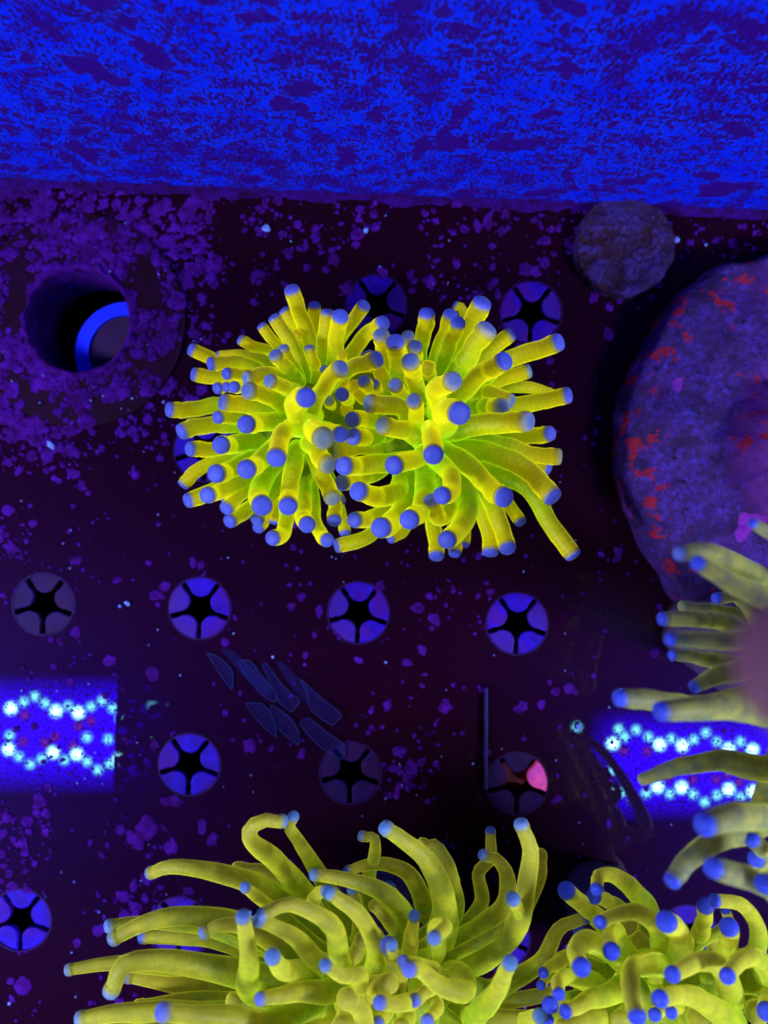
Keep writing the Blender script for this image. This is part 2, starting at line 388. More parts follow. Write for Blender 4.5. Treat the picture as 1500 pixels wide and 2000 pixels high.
for (x, y, k) in INSERTS:
    g = bm_obj('grommet', ring_bm(59.2 * PX, 62.2 * PX, -0.003, 0.00025), M['tabdull'], rack)
    g.location = P(x, y); g.rotation_euler.z = ROLL
    for i in range(5):
        mk = 'tab'
        if k == 1: mk = 'tabdull'
        if k == 2 and i in (2, 3): mk = 'tabpurple'
        if k == 5 and i in (0, 3): mk = 'tabpurple'
        if k == 3: mk = 'tabdull'
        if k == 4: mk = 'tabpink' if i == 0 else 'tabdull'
        t = bpy.data.objects.new('tab', tab_mesh(mk)); COL.objects.link(t); t.parent = g
        # tabs lie between slots; slots at 54,126,198,270,342 degrees
        t.rotation_euler = (rnd.uniform(-0.02, 0.02), rnd.uniform(-0.02, 0.02), rad(18 + 72 * i)); t.location.z = rnd.uniform(-0.0004, 0.0001)
    
# ragged crust round the big drain hole and the pipe below it
b = bmesh.new(); n = 120; L = []
for i in range(n):
    a = i * math.tau / n
    j = noise.noise((math.cos(a) * 2.2, math.sin(a) * 2.2, 3)); j2 = noise.noise((math.cos(a) * 7, math.sin(a) * 7, 9))
    r0 = (100 + 3 * j2) * PX; r1 = r0 + max(2.5, 15 + 14 * j + 8 * j2) * PX
    h = max(0.0003, 0.0014 + 0.0010 * j2)
    L.append([b.verts.new((r * math.cos(a), r * math.sin(a), z)) for r, z in ((r0, -0.002), (r0 + 0.0003, h), ((r0 + r1) / 2, h * 1.3), (r1, 0.0001))])
for i in range(n):
    A, B = L[i], L[(i + 1) % n]
    for k in range(3): b.faces.new((A[k], B[k], B[k + 1], A[k + 1]))
bmesh.ops.recalc_face_normals(b, faces=b.faces)
ln = bm_obj('hole_liner', ring_bm(101.5 * PX, 102.8 * PX, -0.034, -0.0006, 64), M['spot'], rack, False); ln.location = P(HOLE[0], HOLE[1])
fg = bm_obj('hole_flange', ring_bm(103.2 * PX, 208 * PX, 0.0001, 0.0014, 72), M['flange'], rack); fg.location = P(HOLE[0], HOLE[1])
cr = bm_obj('crust_ring', b, M['spot'], rack, True); cr.location = P(HOLE[0], HOLE[1], 0) + Vector((0, 0, 0.0012))
pipe = bm_obj('drain_pipe', ring_bm(77 * PX, 104 * PX, -0.05, 0), M['pvc']); pipe.location = P(247, 690, -0.012)
b = bmesh.new(); bmesh.ops.create_circle(b, cap_ends=True, radius=76.5 * PX, segments=48)
bm_obj('bore_shade', b, M['floor'], pipe).location.z = -0.0015  # added dark disc that paints the shade inside the pipe
tag(pipe, 'white drain pipe end seen through the big round hole', 'pipe')

# silicone bead along the wall foot
b = bmesh.new(); L = []; n = 160
for i in range(n + 1):
    x = -0.36 + 0.72 * i / n; hh = 0.0030 + 0.0026 * noise.noise((x * 60, 0, 0)) + 0.0022 * noise.noise((x * 200, 5, 0))
    L.append([b.verts.new(p) for p in ((x, -0.0002, max(0.001, hh)), (x, -hh * 0.55, hh * 0.6), (x, -hh * 1.0, 0.0003))])
for i in range(n):
    for k in range(2): b.faces.new((L[i][k], L[i + 1][k], L[i + 1][k + 1], L[i][k + 1]))
sb = structure(bm_obj('seam', b, M['silicone'], None, True)); sb.location = (0, wall_y, 0); sb.rotation_euler.z = ROLL

# ------------------------------------------------------------------ LED fixtures above the tank (seen mirrored in the sheet; outer fill diodes are added, unseen)
def mirror(px, py, z=ZF):
    k = (H + z) / F
    return Vector(((px - 750) * k, (1000 - py) * k, z))
def fixture(label, rect, leds):
    x0, y0, x1, y1 = rect; a, b_ = mirror(x0, y0), mirror(x1, y1); cx, cy = (a.x + b_.x) / 2, (a.y + b_.y) / 2
    root = empty('led_light', (cx, cy, ZF)); tag(root, label, 'lamp', 'LED lamps hung over the tank')
    w2, h2 = abs(b_.x - a.x) / 2, abs(a.y - b_.y) / 2
    bm = bmesh.new(); bmesh.ops.create_cube(bm, size=1.0); bmesh.ops.scale(bm, vec=(2 * w2 + 0.03, 2 * h2 + 0.03, 0.03), verts=bm.verts)
    bmesh.ops.bevel(bm, geom=list(bm.edges), offset=0.004, segments=2, affect='EDGES')
    hs = bm_obj('housing', bm, M['housing'], root); hs.location.z = 0.0185
    bm = bmesh.new(); bmesh.ops.create_cube(bm, size=1.0); bmesh.ops.scale(bm, vec=(2 * w2, 2 * h2, 0.002), verts=bm.verts)
    bm_obj('lens_plate', bm, M['plate_glow'], root).location.z = 0.002
    cache = {}
    for (px, py, kind) in leds:
        if kind not in cache:
            r = {'h': 0.0085, 'b': 0.0068, 'c': 0.0053, 'p': 0.0056}[kind]
            bm = bmesh.new(); bmesh.ops.create_circle(bm, cap_ends=True, radius=r, segments=14)
            for f in bm.faces: f.normal_flip()
            me = bpy.data.meshes.new('led'); bm.to_mesh(me); bm.free()
            me.materials.append(M[{'h': 'led_fill', 'b': 'led_bright', 'c': 'led_cyan', 'p': 'led_pink'}[kind]]); cache[kind] = me
        o = bpy.data.objects.new('led', cache[kind]); COL.objects.link(o); o.parent = root
        o.location = mirror(px, py) - Vector((cx, cy, ZF)) + Vector((0, 0, -0.0005))
def conv(lst, ox, oy, s, kind): return [(ox + u / s, oy + v / s, kind) for u, v in lst]
Lb = [(65, 1000), (330, 1015), (460, 1025), (52, 1240), (313, 1258), (450, 1268), (700, 1290)]
Lc = [(140, 962), (205, 930), (265, 970), (400, 985), (535, 990), (600, 955), (660, 1000), (57, 1160), (112, 1283), (178, 1328), (245, 1295), (378, 1303), (512, 1312),
      (575, 1360), (645, 1325), (510, 1170), (635, 1180), (890, 980), (1012, 985), (880, 1190), (705, 1060)]
Lp = [(145, 1040), (460, 1105), (535, 1075), (325, 1165), (265, 1200), (135, 1195), (720, 1185), (430, 1220)]
fixture('black LED lamp over the left of the tank, mirrored in the rack', (-620, 1318, 330, 1552), conv(Lb, 0, 1050, 3, 'b') + conv(Lc, 0, 1050, 3, 'c') + conv(Lp, 0, 1050, 3, 'p')
        + [(-60 - 55 * i, y_, 'h') for i in range(10) for y_ in (1365, 1435, 1505)])
Rb = [(255, 1190), (495, 1195), (612, 1200), (850, 1218), (972, 1222), (240, 1405), (485, 1412), (608, 1415), (850, 1425), (975, 1435)]
Rc = [(315, 1155), (375, 1120), (437, 1155), (555, 1165), (670, 1170), (733, 1135), (790, 1180), (910, 1180), (243, 1335), (300, 1440), (360, 1478), (425, 1445), (548, 1448),
      (668, 1450), (727, 1490), (790, 1455), (912, 1465), (1040, 1475), (70, 1105), (285, 1115)]
Rp = [(310, 1225), (430, 1230), (610, 1275), (490, 1330), (305, 1360), (430, 1370), (540, 1360), (665, 1375), (785, 1245), (845, 1280), (905, 1250), (968, 1290), (845, 1345),
      (905, 1385), (970, 1355), (1030, 1400), (785, 1375)]
fixture('black LED lamp over the right of the tank, mirrored in the rack', (1148, 1382, 2120, 1606), conv(Rb, 1100, 1000, 2.632, 'b') + conv(Rc, 1100, 1000, 2.632, 'c') + conv(Rp, 1100, 1000, 2.632, 'p')
        + [(1560 + 55 * i, y_, 'h') for i in range(10) for y_ in (1425, 1495, 1565)])

# ------------------------------------------------------------------ corals
def catmull(pts, n):
    out = []
    P4 = [pts[0] * 2 - pts[1]] + pts + [pts[-1] * 2 - pts[-2]]
    for i in range(1, len(P4) - 2):
        p0, p1, p2, p3 = P4[i - 1:i + 3]
        for k in range(n):
            t = k / n
            out.append(0.5 * ((2 * p1) + (p2 - p0) * t + (2 * p0 - 5 * p1 + 4 * p2 - p3) * t * t + (3 * p1 - p0 - 3 * p2 + p3) * t ** 3))
    out.append(pts[-1].copy()); return out
def resample(pl, n):
    d = [0.0]
    for i in range(1, len(pl)): d.append(d[-1] + (pl[i] - pl[i - 1]).length)
    L = d[-1]; out = []; j = 0
    for k in range(n + 1):
        t = L * k / n
        while j < len(d) - 2 and d[j + 1] < t: j += 1
        sg = d[j + 1] - d[j]; out.append(pl[j].lerp(pl[j + 1], (t - d[j]) / sg if sg > 1e-9 else 0))
    return out, L
SIDES = 18
TIPC = {'b': ((0.100, 0.130, 0.50), 1.0), 's': ((0.12, 0.17, 0.50), 0.6), 'p': ((0.15, 0.23, 0.40), 0.2), 'g': ((0.26, 0.33, 0.20), 0.1), 'y': ((0.5, 0.46, 0.01), 0.0),
        'c': ((0.115, 0.25, 0.40), 0.7), 'd': ((0.045, 0.10, 0.36), 0.9), 'k': ((0.045, 0.075, 0.50), 1.0)}
def tentacle(root, pts, r0, r1, tipk, fm, tm, seed, cap_len=0.95, bulb=1.04, taper=0.9):
    rn = random.Random(seed); org = root.location
    pl = catmull(pts, 10); nr = 26; pl, L = resample(pl, nr)
    ph = rn.uniform(0, 100)
    # small organic wobble
    pl = [p + Vector((noise.noise((i * 0.23, ph, 0)), noise.noise((i * 0.23, ph, 7)), 0)) * r1 * 0.25 * min(1, i / 6) * (0 if i >= nr - 1 else 1) for i, p in enumerate(pl)]
    # rounded, blunt cap beyond the last ring
    T = []
    for i in range(len(pl)):
        a = pl[max(0, i - 1)]; b = pl[min(len(pl) - 1, i + 1)]; T.append((b - a).normalized())
    T[-1] = T[-2]
    up = Vector((0, 0, 1)) if abs(T[0].z) < 0.9 else Vector((1, 0, 0)); N = (up - T[0] * up.dot(T[0])).normalized()
    rings = []
    lens = 0.0
    def ring(p, t, nrm, r, tt, ll):
        bn = t.cross(nrm)
        return [(p + (nrm * math.cos(a) + bn * math.sin(a)) * r - org, (tt, ll)) for a in (k * math.tau / SIDES for k in range(SIDES))]
    frames = []
    for i, p in enumerate(pl):
        t = T[i]; N = (N - t * N.dot(t)).normalized(); u = i / nr
        r = r0 + (r1 - r0) * (u ** taper)
        r *= 1 + 0.09 * noise.noise((u * 5, ph, 2)) + 0.04 * noise.noise((u * 14, ph, 4))
        if u > 0.8 and tipk != 'y': r *= 1 + 0.06 * (u - 0.8) / 0.2
        if i: lens += (pl[i] - pl[i - 1]).length
        frames.append((p, t, N.copy(), r, u, lens / max(r1, 1e-6)))
    body = [ring(*f) for f in frames]
    V = [v for rg in body for v, _ in rg]; U = [uv for rg in body for _, uv in rg]; Fc = []
    for i in range(len(body) - 1):
        for k in range(SIDES):
            k2 = (k + 1) % SIDES; Fc.append((i * SIDES + k, i * SIDES + k2, (i + 1) * SIDES + k2, (i + 1) * SIDES + k))
    Fc.append(tuple(reversed(range(SIDES))))
    o = mesh_obj('tentacle', V, Fc, fm, root, U)
    # the tip: short sleeve then a rounded blunt end
    p, t, nv, r, u, ll = frames[-1]
    prof = [(0.0, 1.0, 0.0), (0.20, bulb, 0.09), (0.46, bulb * 0.99, 0.2), (0.66, 0.95 * bulb, 0.34), (0.82, 0.84 * bulb, 0.48), (0.93, 0.62 * bulb, 0.66), (0.985, 0.33 * bulb, 0.85)]
    V, U, Fc = [], [], []
    for (dz, rr, tt) in prof:
        rg = ring(p + t * (dz * r * cap_len), t, nv, r * rr, tt, dz)
        V += [v for v, _ in rg]; U += [q for _, q in rg]
    for i in range(len(prof) - 1):
        for k in range(SIDES):
            k2 = (k + 1) % SIDES; Fc.append((i * SIDES + k, i * SIDES + k2, (i + 1) * SIDES + k2, (i + 1) * SIDES + k))
    V.append(p + t * (r * cap_len) - org); U.append((1, 1)); e = len(V) - 1; bse = (len(prof) - 1) * SIDES
    for k in range(SIDES): Fc.append((bse + k, bse + (k + 1) % SIDES, e))
    if tipk == 'y': U = [(1.0, ll + q[1]) for q in U]
    tp = mesh_obj('tip', V, Fc, fm if tipk == 'y' else tm, o, U)
    cc, al = TIPC[tipk]
    if tipk == 'y': cc = {M['tip']: (0.5, 0.46, 0.005), M['tip2']: (0.34, 0.33, 0.008), M['tip3']: (0.2, 0.2, 0.05)}[tm]
    f = rn.uniform(0.8, 1.1)
    tp.color = (cc[0] * f, cc[1] * f, cc[2] * f, al)
    return o

def blob(name, center, rx, ry, rz, mat, root, amp=0.2, freq=120, seed=0, sub=4):
    bm = bmesh.new(); bmesh.ops.create_icosphere(bm, subdivisions=sub, radius=1.0); org = root.location if root else Vector((0, 0, 0))
    for v in bm.verts:
        n_ = v.co.normalized(); q = Vector((n_.x * rx, n_.y * ry, n_.z * rz))
        d = 1 + amp * noise.noise(q * freq + Vector((seed, seed * 2, 0))) + amp * 0.5 * noise.noise(q * freq * 2.3 + Vector((seed, 0, 5)))
        v.co = center + q * d - org
    return bm_obj(name, bm, mat, root, True)
def stalk(root, c0, r0, c1, r1, seed):
    org = root.location; n = 24; rows = 10; V = []; Fc = []
    for j in range(rows + 1):
        u = j / rows; c_ = c0.lerp(c1, u); r = r0 + (r1 - r0) * u
        for k in range(n):
            a = k * math.tau / n; rr = r * (1 + 0.08 * math.sin(a * 12) + 0.15 * noise.noise((math.cos(a) * 2, math.sin(a) * 2, u * 4 + seed)))
            V.append(c_ + Vector((math.cos(a) * rr, math.sin(a) * rr, 0)) - org)
    for j in range(rows):
        for k in range(n):
            k2 = (k + 1) % n; Fc.append((j * n + k, j * n + k2, (j + 1) * n + k2, (j + 1) * n + k))
    Fc.append(tuple(reversed(range(n)))); Fc.append(tuple(range(rows * n, rows * n + n)))
    return mesh_obj('skeleton_stalk', V, Fc, M['skeleton'], root)

ZM = {1: (300, 520, 3.261), 2: (640, 520, 2.778), 3: (100, 1560, 2.2727), 4: (640, 1560, 2.8846), 5: (1000, 1560, 3.0), 6: (1100, 1000, 2.632)}
def grow(root, zm, spec, center, fm, tm, seed, zoff=0.0, rootfrac=0.3, cap=0.92, bulb=0.97, slim=1.0, taper=0.9):
    """spec: list of (points [(u,v,z_mm)...], base width, tip width, tip kind)"""
    ox, oy, s = ZM[zm]
    for i, (pts, w0, w1, kind) in enumerate(spec):
        W = [P(ox + u / s, oy + v / s, z / 1000.0 + zoff) for u, v, z in pts]
        # the tip's rounded end reaches past the last point: pull the last point back a little
        z1 = W[-1].z; z0 = W[0].z
        r1 = w1 / 2 / s * (H - z1) / F * slim; r0 = w0 / 2 / s * (H - z0) / F * slim
        d = (W[-1] - W[-2]); 
        if d.length > r1 * 0.9: W[-1] = W[-1] - d.normalized() * r1 * 0.5
        d0 = W[0] - center; dist = math.hypot(d0.x, d0.y)
        lim = 0.011
        f_ = min(1.0, lim / dist) if dist > 1e-5 else 0
        rt = Vector((center.x + d0.x * f_, center.y + d0.y * f_, min(center.z, W[0].z - 0.004)))
        if (rt - W[0]).length > 0.006:
            mid = rt.lerp(W[0], 0.55); mid.z += 0.15 * (W[0].z - rt.z)
            W = [rt, mid] + W if dist > 0.03 else [rt] + W
        tentacle(root, W, r0, r1, kind, fm, tm, seed * 1000 + i, cap, bulb, taper)

# ---- main two headed torch coral
CL = P(592, 838, 0.046); CR = P(836, 838, 0.048)
main = empty('torch_coral', (P(715, 850, 0).x, P(715, 850, 0).y, 0)); tag(main, 'bright yellow torch coral with two heads and blue tips in the middle', 'coral')
A = [
 ([(1000,480,25),(930,300,35),(880,150,42)],112,92,'b'), ([(1020,470,20),(1025,250,30)],80,74,'b'), ([(930,460,22),(880,360,28),(832,282,30)],84,66,'b'),
 ([(960,680,40),(870,480,45),(768,328,48)],100,78,'b'), ([(830,560,25),(740,450,32),(688,380,34)],75,62,'b'), ([(760,560,20),(640,510,26),(552,468,28)],70,60,'b'),
 ([(1070,600,42),(1085,450,50),(1110,298,55)],90,80,'s'), ([(1150,620,45),(1165,450,55),(1190,315,64)],100,98,'b'), ([(1180,470,28),(1260,360,38),(1340,250,44)],84,80,'b'),
 ([(1240,590,35),(1350,440,45),(1462,360,54)],95,88,'b'), ([(700,690,22),(420,600,24),(330,570,28),(242,530,31)],85,76,'b'), ([(760,640,30),(600,570,32),(412,565,33)],80,50,'b'),
 ([(720,700,36),(550,620,40),(365,620,46)],95,82,'b'), ([(700,760,24),(430,715,30),(258,690,34)],85,78,'b'), ([(760,740,38),(620,690,44),(465,684,53)],80,72,'b'),
 ([(620,770,33),(405,775,46)],70,66,'b'), ([(650,780,36),(462,768,48)],66,60,'b'), ([(700,800,42),(580,775,52),(510,770,62)],74,68,'b'),
 ([(880,760,50),(760,690,60),(595,715,66)],100,88,'p'), ([(860,890,52),(740,830,62),(603,790,71)],112,100,'p'), ([(940,820,58),(850,775,68),(740,730,77)],96,88,'p'),
 ([(930,740,50),(850,650,58),(773,568,64)],92,84,'p'), ([(920,690,46),(870,600,52),(825,525,56)],80,68,'p'), ([(1040,690,48),(1015,600,54),(990,522,57)],78,64,'p'),
 ([(800,930,24),(430,890,26),(270,905,30),(102,917,36)],100,92,'b'), ([(850,940,44),(650,890,52),(445,868,58)],122,100,'s'), ([(650,970,34),(520,960,40),(406,960,47)],84,78,'b'),
 ([(700,1020,28),(430,1005,34),(300,1020,38),(178,1050,42)],112,96,'b'), ([(880,990,52),(740,985,60),(660,1000,66),(588,1008,78)],122,110,'b'),
 ([(600,1130,26),(380,1165,32),(233,1163,38)],100,88,'b'), ([(760,1090,42),(590,1120,50),(490,1135,56),(425,1138,66)],118,104,'b'), ([(620,1160,22),(480,1210,25),(320,1270,30),(188,1388,31)],84,76,'b'),
 ([(760,1140,38),(580,1240,48),(470,1305,54),(400,1322,63)],110,104,'b'), ([(830,1080,50),(740,1180,60),(660,1260,66),(588,1293,77)],118,112,'b'), ([(560,1360,28),(380,1430,34),(220,1494,40)],96,90,'b'),
 ([(640,1320,36),(460,1420,44),(340,1460,55)],104,96,'b'), ([(920,1030,60),(840,1050,78),(800,1120,84),(783,1222,92)],112,112,'b'), ([(720,1320,32),(580,1430,38),(463,1542,45)],96,84,'b'),
 ([(700,1470,27),(580,1560,34),(485,1624,42)],96,88,'b'), ([(790,1230,48),(690,1370,58),(665,1450,66),(693,1527,78)],128,116,'b'), ([(740,1480,25),(660,1615,33)],84,80,'b'),
 ([(760,1500,20),(700,1620,24),(665,1668,27)],80,72,'b'), ([(850,1480,32),(840,1640,42),(815,1715,47),(758,1732,54)],98,90,'b'), ([(910,1160,58),(890,1300,66),(865,1440,71),(855,1530,80)],118,108,'b'),
 ([(960,1300,38),(950,1450,48),(955,1580,56),(980,1652,65)],108,100,'b'), ([(1010,1480,30),(1030,1640,38),(1070,1712,43),(1105,1748,50)],92,82,'b'), ([(1010,1160,56),(1060,1300,63),(1110,1400,67),(1138,1480,71)],116,98,'g'),
 ([(1000,1130,64),(1050,1200,70),(1110,1270,75)],126,110,'g'), ([(1150,1450,28),(1155,1560,34),(1150,1622,38)],88,84,'b'), ([(1170,1500,21),(1222,1700,27)],74,66,'b'),
 ([(1010,1000,62),(930,980,74),(890,890,86),(925,838,94),(975,835,101)],112,116,'b'), ([(1020,930,64),(1060,800,74),(1130,700,82),(1192,650,87)],116,100,'p'), ([(1100,760,58),(1200,680,66),(1310,625,72),(1425,595,76)],96,98,'s'),
 ([(1000,1020,70),(1030,1055,84),(1082,1097,98)],128,132,'g'), ([(1090,1040,58),(1190,1070,74)],100,92,'b'), ([(1230,860,48),(1200,815,64)],84,80,'b'), ([(1130,910,46),(1120,855,58)],70,64,'g'),
 ([(1190,650,48),(1202,560,58)],70,62,'y'), ([(1120,730,46),(1088,655,54)],60,54,'p'), ([(870,640,26),(900,460,32),(915,430,34)],80,66,'y'), ([(1230,700,30),(1290,560,36)],80,66,'y'),
 ([(800,1250,22),(640,1400,26),(440,1480,28)],80,66,'b'), ([(880,1400,20),(790,1560,24),(765,1630,25)],76,60,'b'), ([(1090,1350,24),(1190,1500,30)],80,70,'s')]
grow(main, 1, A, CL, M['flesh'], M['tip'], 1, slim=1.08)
B = [
 ([(480,1050,52),(300,1070,62),(180,1085,66),(88,1083,75)],108,94,'b'), ([(560,1000,62),(460,1050,76),(358,1080,88)],104,98,'b'), ([(566,880,70),(566,920,88),(575,1024,102)],104,98,'b'),
 ([(410,1130,46),(380,1220,56),(280,1250,62),(165,1220,74)],108,100,'b'), ([(260,1120,44),(180,1150,50),(75,1176,62)],84,80,'b'), ([(330,1300,34),(230,1370,42),(145,1377,51)],96,80,'b'),
 ([(400,1300,22),(260,1440,24),(160,1490,28),(52,1517,30)],80,72,'b'), ([(450,1180,50),(400,1320,58),(350,1390,64),(288,1422,76)],112,100,'b'), ([(430,1420,26),(342,1480,31)],64,50,'b'),
 ([(530,1130,56),(520,1260,66),(490,1340,73),(440,1377,84)],112,100,'b'), ([(600,1060,64),(665,1130,80),(675,1220,88),(620,1247,98)],116,88,'b'), ([(640,1180,48),(650,1320,60),(600,1360,66),(558,1270,72)],112,80,'s'),
 ([(570,1340,25),(585,1470,32),(592,1572,37)],86,80,'b'), ([(720,1160,48),(765,1290,58),(720,1420,67),(645,1487,80)],118,98,'b'), ([(700,1460,23),(690,1557,28)],74,66,'b'), ([(750,1400,21),(745,1512,26)],54,44,'b'),
 ([(780,1180,30),(850,1350,36),(880,1450,38),(885,1552,41)],96,80,'b'), ([(830,1190,34),(910,1330,42),(950,1440,44),(977,1532,48)],100,86,'b'), ([(900,1150,22),(960,1260,26),(1047,1388,32)],74,62,'b'),
 ([(640,1010,60),(760,1080,68),(860,1180,75),(955,1258,86)],118,102,'b'), ([(660,990,54),(900,1020,64),(1080,1100,69),(1220,1250,76)],124,100,'b'), ([(880,1110,28),(1080,1200,34),(1200,1380,38),(1330,1567,41)],112,86,'b'),
 ([(650,950,44),(900,960,48),(1100,1020,50),(1252,1035,52)],96,84,'g'), ([(1020,1060,35),(1120,1080,36),(1197,1096,38)],70,60,'b'), ([(800,900,32),(1000,920,36),(1100,920,40),(1207,910,46)],92,78,'b'),
 ([(680,890,62),(850,860,68),(970,850,72),(1085,840,77)],130,104,'p'), ([(800,790,36),(960,770,40),(1130,740,44),(1302,700,50)],96,84,'b'), ([(760,720,28),(930,660,30),(1100,660,30),(1215,695,30)],74,56,'y'),
 ([(800,690,42),(900,690,48),(988,735,52)],88,78,'p'), ([(760,780,52),(850,765,58),(942,765,68)],100,92,'p'), ([(650,860,72),(620,800,88),(660,780,97),(715,797,105)],116,112,'b'),
 ([(590,760,70),(585,680,86),(680,622,98)],108,98,'p'), ([(690,740,60),(760,650,68),(860,570,75),(957,515,84)],112,98,'b'), ([(850,600,44),(980,510,48),(1120,460,53),(1252,413,58)],92,92,'b'),
 ([(780,690,34),(880,640,36),(980,600,40),(1090,570,42)],82,70,'c'), ([(690,600,52),(770,470,60),(862,345,66)],124,104,'p'), ([(800,540,29),(900,440,34),(992,370,36)],96,74,'d'),
 ([(720,470,36),(780,340,44),(835,200,51)],104,96,'b'), ([(610,570,44),(660,430,51),(710,305,59)],86,76,'b'), ([(590,500,36),(630,380,42),(668,262,49)],80,74,'b'),
 ([(700,400,26),(742,290,30),(725,225,32),(690,213,32)],56,42,'b'), ([(500,480,38),(520,370,44),(540,258,51)],92,78,'b'), ([(430,480,42),(437,378,51)],74,66,'p'), ([(480,520,50),(470,438,59)],80,76,'p'),
 ([(410,660,52),(380,520,58),(365,408,66)],96,98,'b'), ([(360,590,44),(310,470,50),(290,372,57)],86,84,'p'), ([(500,710,58),(460,590,66),(450,513,73)],96,92,'p'), ([(550,660,46),(545,535,54)],84,74,'y'),
 ([(420,730,58),(365,643,70)],86,74,'p'), ([(465,870,62),(485,800,72),(470,728,82)],86,80,'p'), ([(460,850,62),(390,765,70),(225,745,75)],106,92,'p'), ([(500,930,64),(420,890,70),(298,865,77)],104,90,'g'),
 ([(330,850,50),(220,832,57),(130,830,66)],92,84,'b'), ([(330,900,52),(230,925,60),(138,925,69)],96,88,'b'), ([(290,720,44),(195,625,57)],74,66,'s'), ([(380,720,46),(280,570,52)],90,74,'y'),
 ([(440,960,42),(200,970,48),(50,1000,50)],110,96,'g'), ([(300,800,40),(60,800,42),(-60,870,43)],96,84,'y'), ([(260,760,44),(160,690,52)],70,60,'y'), ([(120,760,42),(150,640,52)],66,58,'y'), ([(30,760,40),(90,600,50)],80,66,'y'), ([(40,640,44),(120,540,50)],70,60,'p'), ([(10,900,44),(110,760,50)],70,60,'y'), ([(300,700,46),(250,640,54)],64,58,'s'), ([(300,620,34),(210,480,38)],80,70,'s')]
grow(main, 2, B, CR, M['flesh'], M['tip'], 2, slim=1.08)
for i, C in enumerate((CL, CR)):
    dsk = blob('oral_disc', C + Vector((0, 0, -0.002)), 0.016, 0.016, 0.012, M['disc'], main, 0.18, 150, i * 7)
    stalk(main, Vector((C.x * 0.9 + main.location.x * 0.1, C.y, 0.0)), 0.010, C + Vector((0, 0, -0.006)), 0.013, i)
blob('polyp_flesh', P(712, 800, 0.036), 0.016, 0.013, 0.012, M['disc'], main, 0.3, 160, 41)
mo = blob('mouth', CR + Vector((-0.003, -0.001, 0.0105)), 0.0016, 0.0034, 0.0015, M['mouth'], main, 0.1, 300, 3, 3)

# ---- big olive coral at the bottom left
C3 = P(735, 1945, 0.070)
low = empty('torch_coral', (C3.x, C3.y, 0)); tag(low, 'large olive yellow torch coral with long curling tentacles at the bottom', 'coral')
A = [
 ([(1000,440,70),(850,360,85),(640,310,95),(530,300,95),(450,327,92)],110,46,'c'), ([(1000,500,80),(920,440,90),(863,395,99)],64,40,'c'), ([(1140,450,60),(1000,280,80),(895,195,95),(885,125,100),(945,95,100),(1018,103,98)],104,50,'c'),
 ([(1170,300,60),(1110,210,75),(1058,130,85),(1075,83,88)],76,40,'c'), ([(1574,536,85),(1480,420,92),(1330,360,98),(1178,338,102)],100,44,'c'), ([(700,580,66),(600,560,70),(400,550,75),(268,563,79)],70,46,'c'),
 ([(830,560,85),(600,520,92),(420,550,95),(288,614,96)],120,52,'c'), ([(880,580,100),(760,560,106),(686,592,107)],110,44,'c'), ([(890,860,100),(880,720,118),(865,610,126),(853,530,132)],120,54,'c'),
 ([(1180,720,100),(1090,620,112),(1000,570,118),(928,543,123)],104,48,'c'), ([(1290,720,100),(1260,580,115),(1150,500,122),(1040,470,126),(948,512,129)],112,46,'c'), ([(1430,780,95),(1440,650,108),(1370,520,115),(1243,423,120)],108,48,'c'),
 ([(1170,470,80),(1180,420,86),(1217,410,92)],78,42,'c'), ([(1350,700,60),(1370,560,70),(1340,408,78)],68,42,'c'), ([(800,760,58),(500,740,66),(280,730,70),(88,757,72)],110,42,'c'),
 ([(850,780,95),(600,730,102),(420,720,106),(320,740,108),(272,842,108)],140,58,'c'), ([(1120,770,100),(1030,760,115),(983,703,130)],118,56,'c'), ([(1340,880,105),(1375,790,115),(1300,790,122),(1222,743,128)],96,46,'c'),
 ([(1240,850,100),(1080,860,112),(938,887,119)],130,50,'s'), ([(800,960,80),(500,950,88),(300,950,92),(142,975,93)],130,54,'c'), ([(1000,990,105),(800,970,115),(650,960,120),(510,950,126)],130,64,'s'),
 ([(1000,700,52),(700,620,58),(420,610,61)],100,50,'d'), ([(1000,850,58),(650,830,64),(350,780,67)],120,60,'d'), ([(1100,420,55),(960,340,60),(840,320,62)],100,66,'y'), ([(1100,920,66),(700,900,72),(400,925,74)],110,60,'y'),
 ([(1200,960,80),(1000,930,92),(820,900,96)],120,70,'y'), ([(900,1060,80),(600,1040,90),(200,1060,92)],150,70,'c'), ([(1250,1000,100),(1150,1040,112),(1000,1060,118)],120,70,'y'),
 ([(1140,620,56),(1060,560,62),(960,540,64)],90,60,'y'), ([(1420,900,92),(1330,940,108),(1300,1010,118)],130,90,'y'), ([(1500,860,98),(1540,780,106),(1500,660,112)],110,60,'s')]
grow(low, 3, A, C3, M['flesh2'], M['tip2'], 3, bulb=1.12, slim=1.1, cap=1.7, taper=1.7)
